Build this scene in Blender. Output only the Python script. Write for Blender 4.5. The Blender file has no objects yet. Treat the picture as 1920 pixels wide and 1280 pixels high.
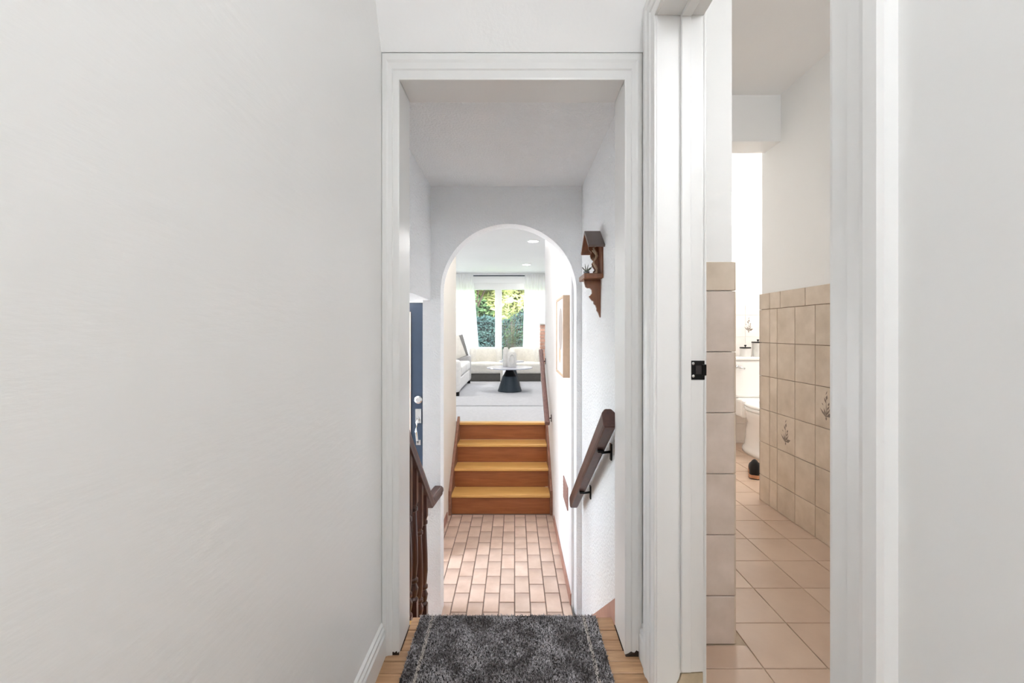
import bpy, bmesh, math, random
from mathutils import Vector, Matrix
random.seed(7)
S = bpy.context.scene
C = S.collection
PI = math.pi

# ------------------------------------------------------------------ camera
F, VX, VY, EYE = 800.0, 965.0, 622.0, 1.10      # pixels of a 1920x1280 frame
cam_d = bpy.data.cameras.new('camera'); cam = bpy.data.objects.new('camera', cam_d); C.objects.link(cam)
cam.location = (0, 0, EYE); cam.rotation_euler = (PI/2, 0, 0)
cam_d.sensor_width = 36; cam_d.lens = F*36/1920
cam_d.shift_x = (960-VX)/1920; cam_d.shift_y = -(640-VY)/1920
cam_d.clip_start = 0.02; cam_d.clip_end = 300
S.camera = cam
# ------------------------------------------------------------------ sky, sun, exposure
w = bpy.data.worlds.new('sky'); S.world = w; w.use_nodes = True
nt = w.node_tree; sk = nt.nodes.new('ShaderNodeTexSky'); sk.sky_type = 'NISHITA'
sk.sun_disc = False; sk.sun_elevation = math.radians(48); sk.sun_rotation = math.radians(200); sk.dust_density = 2.0
hz = nt.nodes.new('ShaderNodeHueSaturation'); hz.inputs['Saturation'].default_value = .4
nt.links.new(sk.outputs[0], hz.inputs['Color']); nt.links.new(hz.outputs[0], nt.nodes['Background'].inputs[0]); nt.nodes['Background'].inputs[1].default_value = 4.1
sun_d = bpy.data.lights.new('sun', 'SUN'); sun = bpy.data.objects.new('sun', sun_d); C.objects.link(sun)
sun_d.energy = 7.0; sun_d.angle = math.radians(1.0); sun_d.color = (1, .95, .85)
sun.rotation_euler = Vector((-0.75, 0.6, -0.9)).to_track_quat('-Z', 'Y').to_euler()
S.view_settings.view_transform = 'Standard'; S.view_settings.look = 'None'
S.view_settings.exposure = 0.0; S.view_settings.gamma = 1.0; S.view_settings.use_curve_mapping = False
S.cycles.use_denoising = True
S.cycles.max_bounces = 12; S.cycles.diffuse_bounces = 8; S.cycles.transparent_max_bounces = 16
S.cycles.caustics_reflective = False; S.cycles.caustics_refractive = False

def lamp_light(name, loc, power, size=.2, color=(1, 1, 1), kind='POINT', parent=None):
    d = bpy.data.lights.new(name, kind); d.energy = power; d.color = color
    if kind == 'AREA': d.shape = 'DISK'; d.size = size
    else: d.shadow_soft_size = size
    o = bpy.data.objects.new(name, d); C.objects.link(o); o.location = loc
    if parent: o.parent = parent; o.matrix_parent_inverse = parent.matrix_world.inverted()
    return o

def portal(loc, rot, sx, sy):      # guides sky light through a window opening, gives no light itself
    d = bpy.data.lights.new('sky_portal', 'AREA'); d.shape = 'RECTANGLE'; d.size = sx; d.size_y = sy; d.cycles.is_portal = True
    o = bpy.data.objects.new('sky_portal', d); C.objects.link(o); o.location = loc; o.rotation_euler = rot
portal((-.38, 10.1, 1.27), (-PI/2, 0, 0), 2.3, 1.64)      # living room window
portal((-1.12, 3.345, .67), (-PI/2, 0, 0), .62, 1.14)     # front door glass
portal((-1.84, 2.80, .50), (0, -PI/2, 0), 1.6, .9)        # added recess window
# ------------------------------------------------------------------ materials
def srgb(r, g, b):
    f = lambda c: (c/255/12.92) if c <= 10 else ((c/255+.055)/1.055)**2.4
    return (f(r), f(g), f(b), 1)
class NM:
    def __init__(s, name):
        s.m = bpy.data.materials.new(name); s.m.use_nodes = True
        s.t = s.m.node_tree; s.b = s.t.nodes['Principled BSDF']; s.co = None
    def n(s, ty, **kw):
        x = s.t.nodes.new(ty)
        for k, v in kw.items(): setattr(x, k, v)
        return x
    def l(s, a, b): s.t.links.new(a, b)
    def coord(s, scale=(1, 1, 1), rot=(0, 0, 0)):
        tc = s.n('ShaderNodeTexCoord'); mp = s.n('ShaderNodeMapping')
        mp.inputs['Scale'].default_value = scale; mp.inputs['Rotation'].default_value = rot
        s.l(tc.outputs['Object'], mp.inputs[0]); return mp.outputs[0]
    def noise(s, co, scale, detail=3, rough=.5):
        x = s.n('ShaderNodeTexNoise'); x.inputs['Scale'].default_value = scale
        x.inputs['Detail'].default_value = detail; x.inputs['Roughness'].default_value = rough
        s.l(co, x.inputs['Vector']); return x.outputs['Fac']
    def ramp(s, fac, stops):
        r = s.n('ShaderNodeValToRGB'); e = r.color_ramp.elements
        while len(e) < len(stops): e.new(.5)
        for i, (p, c) in enumerate(stops): e[i].position = p; e[i].color = c
        s.l(fac, r.inputs[0]); return r.outputs[0]
    def bump(s, h, strength, dist=.01):
        x = s.n('ShaderNodeBump'); x.inputs['Strength'].default_value = strength; x.inputs['Distance'].default_value = dist
        s.l(h, x.inputs['Height']); s.l(x.outputs[0], s.b.inputs['Normal'])
    def col(s, c):
        if isinstance(c, tuple): s.b.inputs['Base Color'].default_value = c
        else: s.l(c, s.b.inputs['Base Color'])
    def rough(s, r): s.b.inputs['Roughness'].default_value = r
    def vary(s, c, amt=.12):           # per-object brightness variation
        oi = s.n('ShaderNodeObjectInfo'); mr = s.n('ShaderNodeMapRange')
        mr.inputs['To Min'].default_value = 1-amt; mr.inputs['To Max'].default_value = 1+amt
        s.l(oi.outputs['Random'], mr.inputs['Value'])
        h = s.n('ShaderNodeHueSaturation'); s.l(mr.outputs[0], h.inputs['Value'])
        if isinstance(c, tuple): h.inputs['Color'].default_value = c
        else: s.l(c, h.inputs['Color'])
        return h.outputs[0]
    def seeded(s, scale=(1, 1, 1)):     # object coords shifted per object so pieces differ
        tc = s.n('ShaderNodeTexCoord'); oi = s.n('ShaderNodeObjectInfo'); m = s.n('ShaderNodeMath', operation='MULTIPLY')
        m.inputs[1].default_value = 37.0; s.l(oi.outputs['Random'], m.inputs[0])
        mp = s.n('ShaderNodeMapping'); mp.inputs['Scale'].default_value = scale
        s.l(tc.outputs['Object'], mp.inputs[0]); s.l(m.outputs[0], mp.inputs['Location']); return mp.outputs[0]

def paint(name, rgb, rough=.5, bs=60, bstr=.05, scale=(1, 1, 1), tint=.03, detail=3):
    x = NM(name); co = x.coord(scale); c = srgb(*rgb)
    d = tuple(v*(1-tint) for v in c[:3])+(1,)
    x.col(x.ramp(x.noise(x.coord(), 1.7, 4), [(.3, d), (.7, c)])); x.rough(rough)
    if bstr: x.bump(x.noise(co, bs, detail), bstr, .012)
    return x.m
def plain(name, rgb, rough=.5, metal=0., bs=0, bstr=0, var=0):
    x = NM(name); c = srgb(*rgb)
    fac = x.noise(x.coord(), 25, 2); d = tuple(v*.9 for v in c[:3])+(1,)
    r = x.ramp(fac, [(.3, d), (.7, c)]); x.col(x.vary(r, var) if var else r)
    x.rough(rough); x.b.inputs['Metallic'].default_value = metal
    if bs: x.bump(x.noise(x.coord(), bs, 3), bstr, .005)
    return x.m
def wood(name, dark, light, scale=(2, 30, 30), rough=.4, var=.1, bstr=.05):
    x = NM(name); co = x.seeded(scale)
    n1 = x.noise(co, 2.0, 6, .62)
    c = x.ramp(n1, [(.25, srgb(*dark)), (.5, srgb(*[(a+b)/2 for a, b in zip(dark, light)])), (.75, srgb(*light))])
    x.col(x.vary(c, var)); x.rough(rough); x.bump(n1, bstr, .004); return x.m
def tile(name, a, b, rough=.35, var=.08, sc=9):
    x = NM(name); co = x.seeded()
    c = x.ramp(x.noise(co, sc, 4, .55), [(.3, srgb(*a)), (.7, srgb(*b))])
    x.col(x.vary(c, var)); x.rough(rough); x.bump(x.noise(co, 22, 2), .06, .01); return x.m
def emit(name, rgb, st):
    x = NM(name); x.b.inputs['Base Color'].default_value = (1, 1, 1, 1)
    x.b.inputs['Emission Color'].default_value = srgb(*rgb); x.b.inputs['Emission Strength'].default_value = st; return x.m
def glass(name, tint=(1, 1, 1, 1), fac=.08):
    x = NM(name); t = x.n('ShaderNodeBsdfTransparent'); t.inputs[0].default_value = tint
    g = x.n('ShaderNodeBsdfGlossy'); g.inputs['Roughness'].default_value = .02
    mx = x.n('ShaderNodeMixShader'); mx.inputs[0].default_value = fac
    x.l(t.outputs[0], mx.inputs[1]); x.l(g.outputs[0], mx.inputs[2])
    x.l(mx.outputs[0], x.t.nodes['Material Output'].inputs[0]); return x.m
def sheer(name, rgb, tr=.25):
    x = NM(name); d = x.n('ShaderNodeBsdfDiffuse'); t = x.n('ShaderNodeBsdfTranslucent'); p = x.n('ShaderNodeBsdfTransparent')
    for q in (d, t): q.inputs[0].default_value = srgb(*rgb)
    a = x.n('ShaderNodeMixShader'); a.inputs[0].default_value = .55; b = x.n('ShaderNodeMixShader'); b.inputs[0].default_value = tr
    x.l(d.outputs[0], a.inputs[1]); x.l(t.outputs[0], a.inputs[2]); x.l(a.outputs[0], b.inputs[1]); x.l(p.outputs[0], b.inputs[2])
    x.l(b.outputs[0], x.t.nodes['Material Output'].inputs[0]); return x.m
def leafmat(name, a, b, tl=.35):
    x = NM(name); c = x.ramp(x.noise(x.coord(), 2.2, 6, .7), [(.35, srgb(*a)), (.65, srgb(*b))])
    d = x.n('ShaderNodeBsdfDiffuse'); t = x.n('ShaderNodeBsdfTranslucent'); mx = x.n('ShaderNodeMixShader'); mx.inputs[0].default_value = tl
    x.l(c, d.inputs[0]); x.l(c, t.inputs[0]); x.l(d.outputs[0], mx.inputs[1]); x.l(t.outputs[0], mx.inputs[2])
    x.l(mx.outputs[0], x.t.nodes['Material Output'].inputs[0]); return x.m
def matpile(name, x0, x1):
    x = NM(name); co = x.coord()
    big = x.noise(co, 11, 4, .62); fine = x.noise(co, 160, 2)
    ad = x.n('ShaderNodeMath', operation='MULTIPLY_ADD'); ad.inputs[1].default_value = .75; x.l(fine, ad.inputs[0]); x.l(big, ad.inputs[2])
    c = x.ramp(ad.outputs[0], [(.70, srgb(92, 85, 84)), (.90, srgb(156, 151, 153)), (1.0, srgb(200, 196, 199))])
    sp = x.n('ShaderNodeSeparateXYZ'); x.l(co, sp.inputs[0])
    ab = x.n('ShaderNodeMath', operation='ABSOLUTE'); x.l(sp.outputs[0], ab.inputs[0])
    cm = x.n('ShaderNodeMath', operation='COMPARE'); cm.inputs[1].default_value = (x0+x1)/2; cm.inputs[2].default_value = (x1-x0)/2
    x.l(ab.outputs[0], cm.inputs[0])
    mx = x.n('ShaderNodeMixRGB'); x.l(cm.outputs[0], mx.inputs[0]); x.l(c, mx.inputs[1]); mx.inputs[2].default_value = srgb(206, 198, 192)
    x.col(mx.outputs[0]); x.rough(.95); return x.m

M = {}
M['wall_l'] = paint('brushed white paint', (241, 241, 240), .42, 38, .055, (1, .5, 2.0), .02, 5)
M['wall'] = paint('white wall paint', (226, 226, 225), .5, 40, .03)
M['ceil'] = paint('white ceiling paint', (242, 242, 242), .7, 90, .04)
M['trim'] = paint('white gloss trim paint', (226, 226, 225), .32, 14, .03, (1, 1, .3), .02)
M['stucco'] = paint('white stucco', (240, 242, 244), .75, 75, 1.0, (1, 1, 1), .03, 4)
M['stucco2'] = paint('fine white stucco', (238, 240, 242), .75, 95, .6, (1, 1, 1), .03, 4)
M['cream'] = paint('cream wall paint', (232, 226, 216), .6, 60, .03)
M['corr'] = paint('cool white wall paint', (236, 236, 237), .6, 60, .04)
M['liv'] = paint('living room white paint', (243, 243, 243), .6, 60, .02)
M['plank'] = wood('oak strip', (140, 102, 70), (194, 156, 118), (3, 40, 40), .42, .13, .08)
M['subfloor'] = plain('dark subfloor', (52, 38, 28), .9)
M['tread'] = wood('golden pine tread', (198, 148, 80), (224, 180, 108), (2, 26, 26), .35, .05)
M['riser'] = wood('red brown riser', (132, 76, 42), (164, 100, 60), (2, 22, 22), .42, .07)
M['skirt'] = wood('brown skirt', (120, 80, 62), (150, 106, 84), (20, 2, 20), .45, .05)
M['rail'] = wood('dark mahogany', (50, 26, 21), (86, 52, 45), (26, 3, 26), .42, .04)
M['rail2'] = wood('plum brown rail', (98, 68, 62), (130, 96, 90), (26, 3, 26), .45, .03)
M['baluster'] = wood('dark turned mahogany', (40, 20, 14), (82, 46, 34), (30, 30, 3), .28, .05)
M['shelfwood'] = wood('walnut shelf', (92, 52, 30), (134, 84, 54), (20, 20, 4), .4, .04)
M['roofwood'] = plain('grey brown roof board', (88, 74, 68), .35)
M['black'] = plain('black iron', (22, 22, 23), .4, .6)
def flashed(name, a, b, edge):       # fired tile: glaze darkens toward the ends of each tile
    x = NM(name); co = x.seeded(); c = x.ramp(x.noise(co, 7, 4, .55), [(.3, srgb(*a)), (.7, srgb(*b))])
    tc = x.n('ShaderNodeTexCoord'); sp = x.n('ShaderNodeSeparateXYZ'); x.l(tc.outputs['Object'], sp.inputs[0])
    mr = x.n('ShaderNodeMapRange'); mr.inputs['From Min'].default_value = .03; mr.inputs['From Max'].default_value = .1; mr.inputs['To Max'].default_value = .6
    x.l(sp.outputs[1], mr.inputs['Value']); mx = x.n('ShaderNodeMixRGB'); x.l(mr.outputs[0], mx.inputs[0]); x.l(c, mx.inputs[1]); mx.inputs[2].default_value = srgb(*edge)
    x.col(x.vary(mx.outputs[0], .08)); x.rough(.4); x.bump(x.noise(co, 22, 2), .06, .01); return x.m
M['terra'] = flashed('terracotta floor tile', (192, 164, 146), (212, 188, 172), (150, 124, 112))
M['terra_skirt'] = tile('terracotta skirting', (156, 114, 100), (176, 134, 120), .5, .06, 9)
M['grout'] = plain('grey brown grout', (130, 112, 102), .95)
M['btile'] = tile('beige marbled wall tile', (192, 175, 155), (216, 201, 184), .28, .04, 7)
M['btile_s'] = tile('mauve beige marbled wall tile', (200, 186, 174), (220, 206, 196), .25, .03, 8)
M['bgrout'] = plain('wall grout', (140, 118, 98), .95)
M['ftile'] = tile('brown floor tile', (188, 162, 142), (202, 178, 158), .3, .03, 4)
M['fgrout'] = plain('light floor grout', (196, 178, 156), .95)
M['sill'] = tile('beige stone threshold', (176, 160, 136), (206, 192, 168), .4, .03, 20)
M['bwall'] = paint('bathroom paint', (238, 238, 237), .5, 60, .03)
M['porcelain'] = paint('white porcelain', (244, 242, 239), .12, 3, 0, (1, 1, 1), .01)
M['chrome'] = plain('chrome', (220, 220, 220), .15, 1.)
M['btile_lit'] = tile('light-washed bathroom tile', (226, 220, 214), (236, 231, 226), .25, .02, 8)  # bathroom tile paled to paint in the overexposed light on the end wall
M['print'] = plain('grey brown tile print', (128, 112, 98), .4)
M['doorblue'] = plain('dark blue door paint', (36, 50, 68), .4)
M['lite'] = glass('door glass', (.95, .97, 1, 1), .08)
M['pane'] = glass('window glass', (.98, 1, 1, 1), .05)
M['matback'] = plain('rug backing', (50, 46, 46), .95)
M['pile'] = matpile('rug pile', .282, .294)
M['white_fab'] = plain('white fabric', (236, 234, 232), .9, 0, 300, .2)
M['cream_fab'] = plain('cream boucle', (230, 226, 218), .95, 0, 160, .5)
M['grey_fab'] = plain('grey fabric', (142, 140, 138), .95, 0, 200, .4)
M['arm_fab'] = plain('pale grey fabric', (206, 204, 204), .95, 0, 200, .3)
M['plinth'] = plain('dark plinth', (92, 90, 86), .7)
M['tabletop'] = plain('grey glass tabletop', (196, 198, 210), .12)
M['navy'] = plain('black blue metal', (44, 56, 66), .38, .35)
M['ceramic'] = plain('white ceramic', (214, 212, 208), .6)
M['rug'] = plain('pale grey rug', (192, 192, 196), .95, 0, 220, .3)
M['carpet'] = plain('light grey floor', (198, 198, 202), .8, 0, 120, .1)
M['sheer'] = sheer('sheer white curtain', (250, 250, 250), .08)
M['picframe'] = plain('pale oak frame', (206, 178, 152), .5)
M['canvas'] = plain('off white canvas', (232, 226, 220), .8)
M['canvas2'] = plain('warm grey paint', (182, 172, 166), .8)
M['plate'] = plain('brown plate', (150, 116, 108), .5)
M['switch'] = plain('beige switch plate', (206, 184, 172), .4)
M['brick'] = tile('red brick', (188, 142, 124), (212, 172, 154), .85, .12, 20)
M['mortar'] = plain('mortar', (206, 198, 190), .95)
M['bark'] = plain('bark', (70, 56, 44), .9)
M['leaf_y'] = leafmat('yellow green leaves', (112, 124, 62), (206, 204, 150), .4)
M['leaf_d'] = leafmat('dark green leaves', (44, 66, 46), (92, 114, 74))
M['leaf_g'] = leafmat('blue green hedge leaves', (34, 50, 50), (54, 72, 68), .15)
M['ground'] = plain('lawn', (92, 110, 60), .95)
M['bounce_paving'] = plain('neutral bounce concrete', (196, 194, 190), .9)
M['lampglow'] = emit('lamp diffuser', (255, 250, 240), 6.0)
M['downglow'] = emit('downlight diffuser', (255, 252, 246), 9.0)
M['pot'] = plain('grey pot', (110, 110, 112), .6)
M['fig'] = wood('pale carved wood', (140, 112, 88), (186, 160, 134), (10, 10, 10), .6, .02)
M['plant'] = plain('grey green leaves', (112, 120, 106), .7)
M['shoe'] = plain('black canvas', (26, 24, 25), .85)
M['shoe_sole'] = plain('tan rope sole', (198, 146, 112), .9, 0, 150, .4)

# ------------------------------------------------------------------ mesh helpers
class MB:
    def __init__(s): s.v = []; s.f = []
    def add(s, vs, fs):
        o = len(s.v); s.v += [tuple(v) for v in vs]; s.f += [tuple(i+o for i in f) for f in fs]; return s
    def box(s, x0, x1, y0, y1, z0, z1):
        return s.add([(x0,y0,z0),(x1,y0,z0),(x1,y1,z0),(x0,y1,z0),(x0,y0,z1),(x1,y0,z1),(x1,y1,z1),(x0,y1,z1)],
                     [(0,3,2,1),(4,5,6,7),(0,1,5,4),(1,2,6,5),(2,3,7,6),(3,0,4,7)])
    def prism(s, pts, d, axis):        # closed outline pts (a,b) extruded over d=(d0,d1) along axis
        n = len(pts); mk = {'x': lambda a, b, t: (t, a, b), 'y': lambda a, b, t: (a, t, b), 'z': lambda a, b, t: (a, b, t)}[axis]
        vs = [mk(a, b, d[0]) for a, b in pts]+[mk(a, b, d[1]) for a, b in pts]
        fs = [tuple(range(n)), tuple(range(2*n-1, n-1, -1))]+[(i, i+n, (i+1) % n+n, (i+1) % n) for i in range(n)]
        return s.add(vs, fs)
    def lathe(s, prof, c=(0, 0, 0), seg=16, sx=1, sy=1, cap=True):
        vs = []; fs = []
        for z, r in prof:
            for k in range(seg):
                a = 2*PI*k/seg; vs.append((c[0]+r*sx*math.cos(a), c[1]+r*sy*math.sin(a), c[2]+z))
        for i in range(len(prof)-1):
            for k in range(seg):
                k2 = (k+1) % seg; fs.append((i*seg+k, i*seg+k2, (i+1)*seg+k2, (i+1)*seg+k))
        if cap: fs.append(tuple(range(seg-1, -1, -1))); fs.append(tuple((len(prof)-1)*seg+k for k in range(seg)))
        return s.add(vs, fs)
    def sweep(s, prof, pts, up=(0, 0, 1), scale=None):    # 2d profile along polyline
        n = len(prof); vs = []; fs = []; pts = [Vector(p) for p in pts]; up = Vector(up)
        for i, p in enumerate(pts):
            d = (pts[min(i+1, len(pts)-1)]-pts[max(i-1, 0)]).normalized()
            sd = d.cross(up).normalized() if abs(d.dot(up)) < .999 else Vector((1, 0, 0)); u = sd.cross(d)
            k = scale[i] if scale else 1
            for a, b in prof: vs.append(p+sd*a*k+u*b*k)
        for i in range(len(pts)-1):
            for k in range(n): k2 = (k+1) % n; fs.append((i*n+k, i*n+k2, (i+1)*n+k2, (i+1)*n+k))
        fs.append(tuple(range(n-1, -1, -1))); fs.append(tuple((len(pts)-1)*n+k for k in range(n)))
        return s.add(vs, fs)
    def tube(s, pts, r, seg=8, scale=None):
        return s.sweep([(r*math.cos(2*PI*k/seg), r*math.sin(2*PI*k/seg)) for k in range(seg)], pts, scale=scale)
    def mesh(s, name, bevel=0, segs=2):
        me = bpy.data.meshes.new(name); me.from_pydata(s.v, [], s.f)
        bm = bmesh.new(); bm.from_mesh(me)
        bmesh.ops.recalc_face_normals(bm, faces=bm.faces)
        if bevel:
            ed = [e for e in bm.edges if len(e.link_faces) == 2 and e.calc_face_angle(0) > .6]
            bmesh.ops.bevel(bm, geom=ed, offset=bevel, segments=segs, affect='EDGES', clamp_overlap=True, profile=.5)
        bm.to_mesh(me); bm.free(); return me
    def build(s, name, mat, parent=None, bevel=0, smooth=False, segs=2, loc=None):
        # loc: object origin in world; vertices are given in world coordinates and shifted
        if loc is not None: s.v = [(v[0]-loc[0], v[1]-loc[1], v[2]-loc[2]) for v in s.v]
        me = s.mesh(name, bevel, segs); o = bpy.data.objects.new(name, me); C.objects.link(o)
        me.materials.append(M[mat])
        if smooth:
            for p in me.polygons: p.use_smooth = True
        if loc is not None: o.location = loc
        if parent: o.parent = parent; o.matrix_parent_inverse = Matrix.Translation(-Vector(parent.location)) if parent.parent is None else Matrix.Translation(-wloc(parent))
        return o
def wloc(o):
    v = Vector(o.location)
    return v
def box(name, mat, *b, parent=None, bevel=0): return MB().box(*b).build(name, mat, parent, bevel)
def tag(o, label, cat, group=None, kind=None):
    o['label'] = label; o['category'] = cat
    if group: o['group'] = group
    if kind: o['kind'] = kind
    return o
def struct(o, label, cat): return tag(o, label, cat, kind='structure')
def empty(name, loc):
    o = bpy.data.objects.new(name, None); C.objects.link(o); o.location = loc; o.empty_display_size = .1; return o
def piece(src, name, parent, loc, rot=None, scale=None):    # copy of a shared-mesh piece
    o = bpy.data.objects.new(name, src); C.objects.link(o); o.location = loc
    if rot: o.rotation_euler = rot
    if scale: o.scale = scale
    if parent: o.parent = parent; o.matrix_parent_inverse = Matrix.Translation(-Vector(parent.location))
    return o
def pmesh(name, mat, mb, bevel=0): me = mb.mesh(name, bevel, 1); me.materials.append(M[mat]); return me
_tc = {}
def tilebox(mat, sx, sy, sz, bevel):
    k = (mat, round(sx, 4), round(sy, 4), round(sz, 4))
    if k not in _tc: _tc[k] = pmesh('tile', mat, MB().box(-sx/2, sx/2, -sy/2, sy/2, -sz/2, sz/2), bevel)
    return _tc[k]

# ================================================================== HALL (camera stands here)
XL, XR, YD = -.453, .436, 1.467
struct(box('wall_left', 'wall_l', XL-.12, XL, -2.1, YD, -.1, 2.6), 'long brushed white hallway wall with low baseboard', 'wall')
struct(box('wall_back', 'wall', -1, 1, -2.22, -2.1, -.1, 2.6), 'plain white end wall of the hallway', 'wall')
struct(MB().box(XR, .571, -2.1, .557, -.1, 2.6).box(XR, .571, 1.313, YD, -.1, 2.6).box(XR, .571, .557, 1.313, 2.078, 2.6).build('wall_right', 'wall'),
       'white hallway wall holding the bathroom doorway', 'wall')
struct(MB().box(-1.85, -.412, YD, 1.6, -.7, 2.6).box(.394, .571, YD, 1.6, -.7, 2.6).box(-.412, .394, YD, 1.6, 1.978, 2.6).build('wall_front', 'wall'),
       'white wall around the doorway to the stairs', 'wall')
struct(box('ceiling', 'ceil', -.6, .58, -2.2, 1.6, 2.5, 2.6), 'flat white hallway ceiling', 'ceiling')
struct(MB().prism([(1.449, 2.05), (1.467, 2.05), (1.467, 2.5), (1.23, 2.5)], (XL, XR), 'x').build('ceiling_slope', 'ceil'),
       'sloping white ceiling panel above the stair doorway', 'ceiling')
# oak strip floor
fl = MB().box(XL-.12, .571, -2.1, 1.62, -.14, -.012).build('floor', 'subfloor'); struct(fl, 'worn oak strip floor of the hallway', 'floor')
y = 1.645; k = 0
while y > -2.0:
    wd = .07 if k == 0 else .05
    xa, xb = (-.393, .375) if y-wd > 1.46 else (XL+.001, XR-.001)
    cut = [xa, xb] if k < 2 else sorted([xa, random.uniform(xa+.12, xb-.12), xb])
    for a, b in zip(cut[:-1], cut[1:]):
        MB().box(a+.0008, b-.0008, y-wd+.0018, y-.001, -.02, 0 if k else .0015).build('plank', 'plank', fl, .002, segs=1)
    y -= wd; k += 1
# baseboard left
prof = [(0, 0), (.016, 0), (.016, .075), (.012, .082), (.012, .092), (.007, .098), (.007, .108), (0, .114)]
bb = MB().prism([(XL+a, b) for a, b in prof], (-2.1, 1.449), 'y').build('baseboard_left', 'trim'); struct(bb, 'white stepped baseboard along the brushed wall', 'baseboard')
MB().prism([(XR-a, b) for a, b in prof], (-2.1, .49), 'y').build('baseboard_right', 'trim'); struct(bpy.data.objects['baseboard_right'], 'white baseboard beside the bathroom doorway', 'baseboard')
MB().prism([(XR-a, b) for a, b in prof], (1.395, 1.449), 'y').build('baseboard_corner', 'trim'); struct(bpy.data.objects['baseboard_corner'], 'short white baseboard piece between the two door casings', 'baseboard')
# --- trim_1 : stair doorway
t1 = struct(empty('trim_1', (0, YD, 0)), 'white moulded casing and jamb of the stair doorway', 'door frame')
def casing_prof(wd, th): # distance from opening -> thickness
    return [(0, 0), (0, th*.55), (.006, th*.62), (wd*.35, th*.62), (wd*.40, th*.8), (wd*.62, th*.85), (wd*.72, th), (wd-.006, th), (wd, th*.8), (wd, 0)]
def mitred(prof, fn, a0, a1, zt, ks, t):
    # door casing of three mitred pieces round an opening a0..a1, head at zt; ks scales the side width
    n = len(prof)
    def piece_(ra, rb, nm):
        vs = [fn(*p) for p in ra]+[fn(*p) for p in rb]
        fs = [tuple(range(n)), tuple(range(2*n-1, n-1, -1))]+[(i, i+n, (i+1) % n+n, (i+1) % n) for i in range(n)]
        MB().add(vs, fs).build(nm, 'trim', t)
    L = [(a0-a*ks, zt+a, b) for a, b in prof]; Rr = [(a1+a*ks, zt+a, b) for a, b in prof]
    piece_([(a0-a*ks, 0, b) for a, b in prof], L, 'casing'); piece_(Rr, [(a1+a*ks, 0, b) for a, b in prof], 'casing'); piece_(L, Rr, 'casing_head')
mitred(casing_prof(.088, .02), lambda a, z, b: (a, YD-b, z), -.394, .376, 1.96, .665, t1)
MB().box(-.412, -.394, YD-.003, 1.603, 0, 1.978).build('jamb', 'trim', t1, .003)
MB().box(.376, .394, YD-.003, 1.603, 0, 1.978).build('jamb', 'trim', t1, .003)
MB().box(-.394, .376, YD-.003, 1.603, 1.96, 1.978).build('jamb_head', 'trim', t1, .003)
MB().prism([(-.430, 0), (-.394, 0), (-.394, .010), (-.399, .006), (-.403, .013), (-.409, .007), (-.415, .011), (-.421, .004)], (YD-.0145, YD-.011), 'y').build('bare_wood', 'subfloor', t1)
MB().prism([(.376, 0), (.434, 0), (.434, .022), (.428, .026), (.423, .016), (.414, .019), (.407, .010), (.398, .012), (.388, .005)], (YD-.0215, YD-.012), 'y').build('bare_wood', 'subfloor', t1)
# --- trim_2 : bathroom doorway in the right wall
t2 = struct(empty('trim_2', (XR, .93, 0)), 'white casing and stopped jamb of the bathroom doorway', 'door frame')
mitred(casing_prof(.090, .02), lambda a, z, b: (XR-b, a, z), .575, 1.297, 2.062, 1.0, t2)
rag = [(XR-.004, 0), (.462, .004), (.470, .016), (.478, .020), (.484, .031), (.492, .036), (.499, .050), (.503, .066), (.575, .070)]
MB().prism(rag+[(.575, 2.078), (XR-.004, 2.078)], (1.295, 1.313), 'y').build('jamb', 'trim', t2)
MB().prism([(x, z+.006) for x, z in rag]+[(.575, .10), (XR, .10)], (1.2975, 1.3125), 'y').build('bare_wood', 'subfloor', t2)
MB().prism([(.455, -.01)]+[(x+.004, z-.004) for x, z in rag[1:]]+[(.579, -.01)], (1.296, 1.3125), 'y').build('stone_foot', 'sill', t2)
MB().box(XR-.004, .575, .557, .577, .0, 2.078).build('jamb', 'trim', t2, .003)
MB().box(XR-.004, .575, .577, 1.295, 2.06, 2.078).build('jamb_head', 'trim', t2, .003)
MB().box(.502, .532, 1.283, 1.295, .074, 2.06).build('stop', 'trim', t2, .003)
MB().box(.502, .532, .577, .589, .012, 2.06).build('stop', 'trim', t2, .003)
MB().box(.502, .532, .589, 1.283, 2.048, 2.06).build('stop_head', 'trim', t2, .003)
MB().box(.571, .583, 1.295, 1.36, .012, 2.12).build('casing_inner', 'trim', t2, .003)
sp = MB().box(.534, .576, 1.2925, 1.295, .955, 1.013).build('strike_plate', 'black', t2, .0012); sp['label'] = 'black metal strike plate'
for z in (.965, 1.003): MB().lathe([(0, .0045), (.0012, .0045), (.0018, .003)], (0, 0, 0), 10).build('screw', 'chrome', sp)
for o_, z in zip([o for o in C.objects if o.name.startswith('screw')], (.966, 1.004)):
    o_.location = (.541, 1.2925, z); o_.rotation_euler = (PI/2, 0, 0)
MB().box(.548, .566, 1.2905, 1.2925, .972, .998).build('latch_hole', 'matback', sp)
MB().box(.566, .580, 1.288, 1.2925, .968, 1.002).build('latch_lip', 'black', sp, .002)
th = MB().box(XR-.004, .60, .578, 1.294, -.012, .012).build('threshold', 'sill', None, .003); struct(th, 'beige stone threshold under the bathroom doorway', 'threshold')

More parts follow.
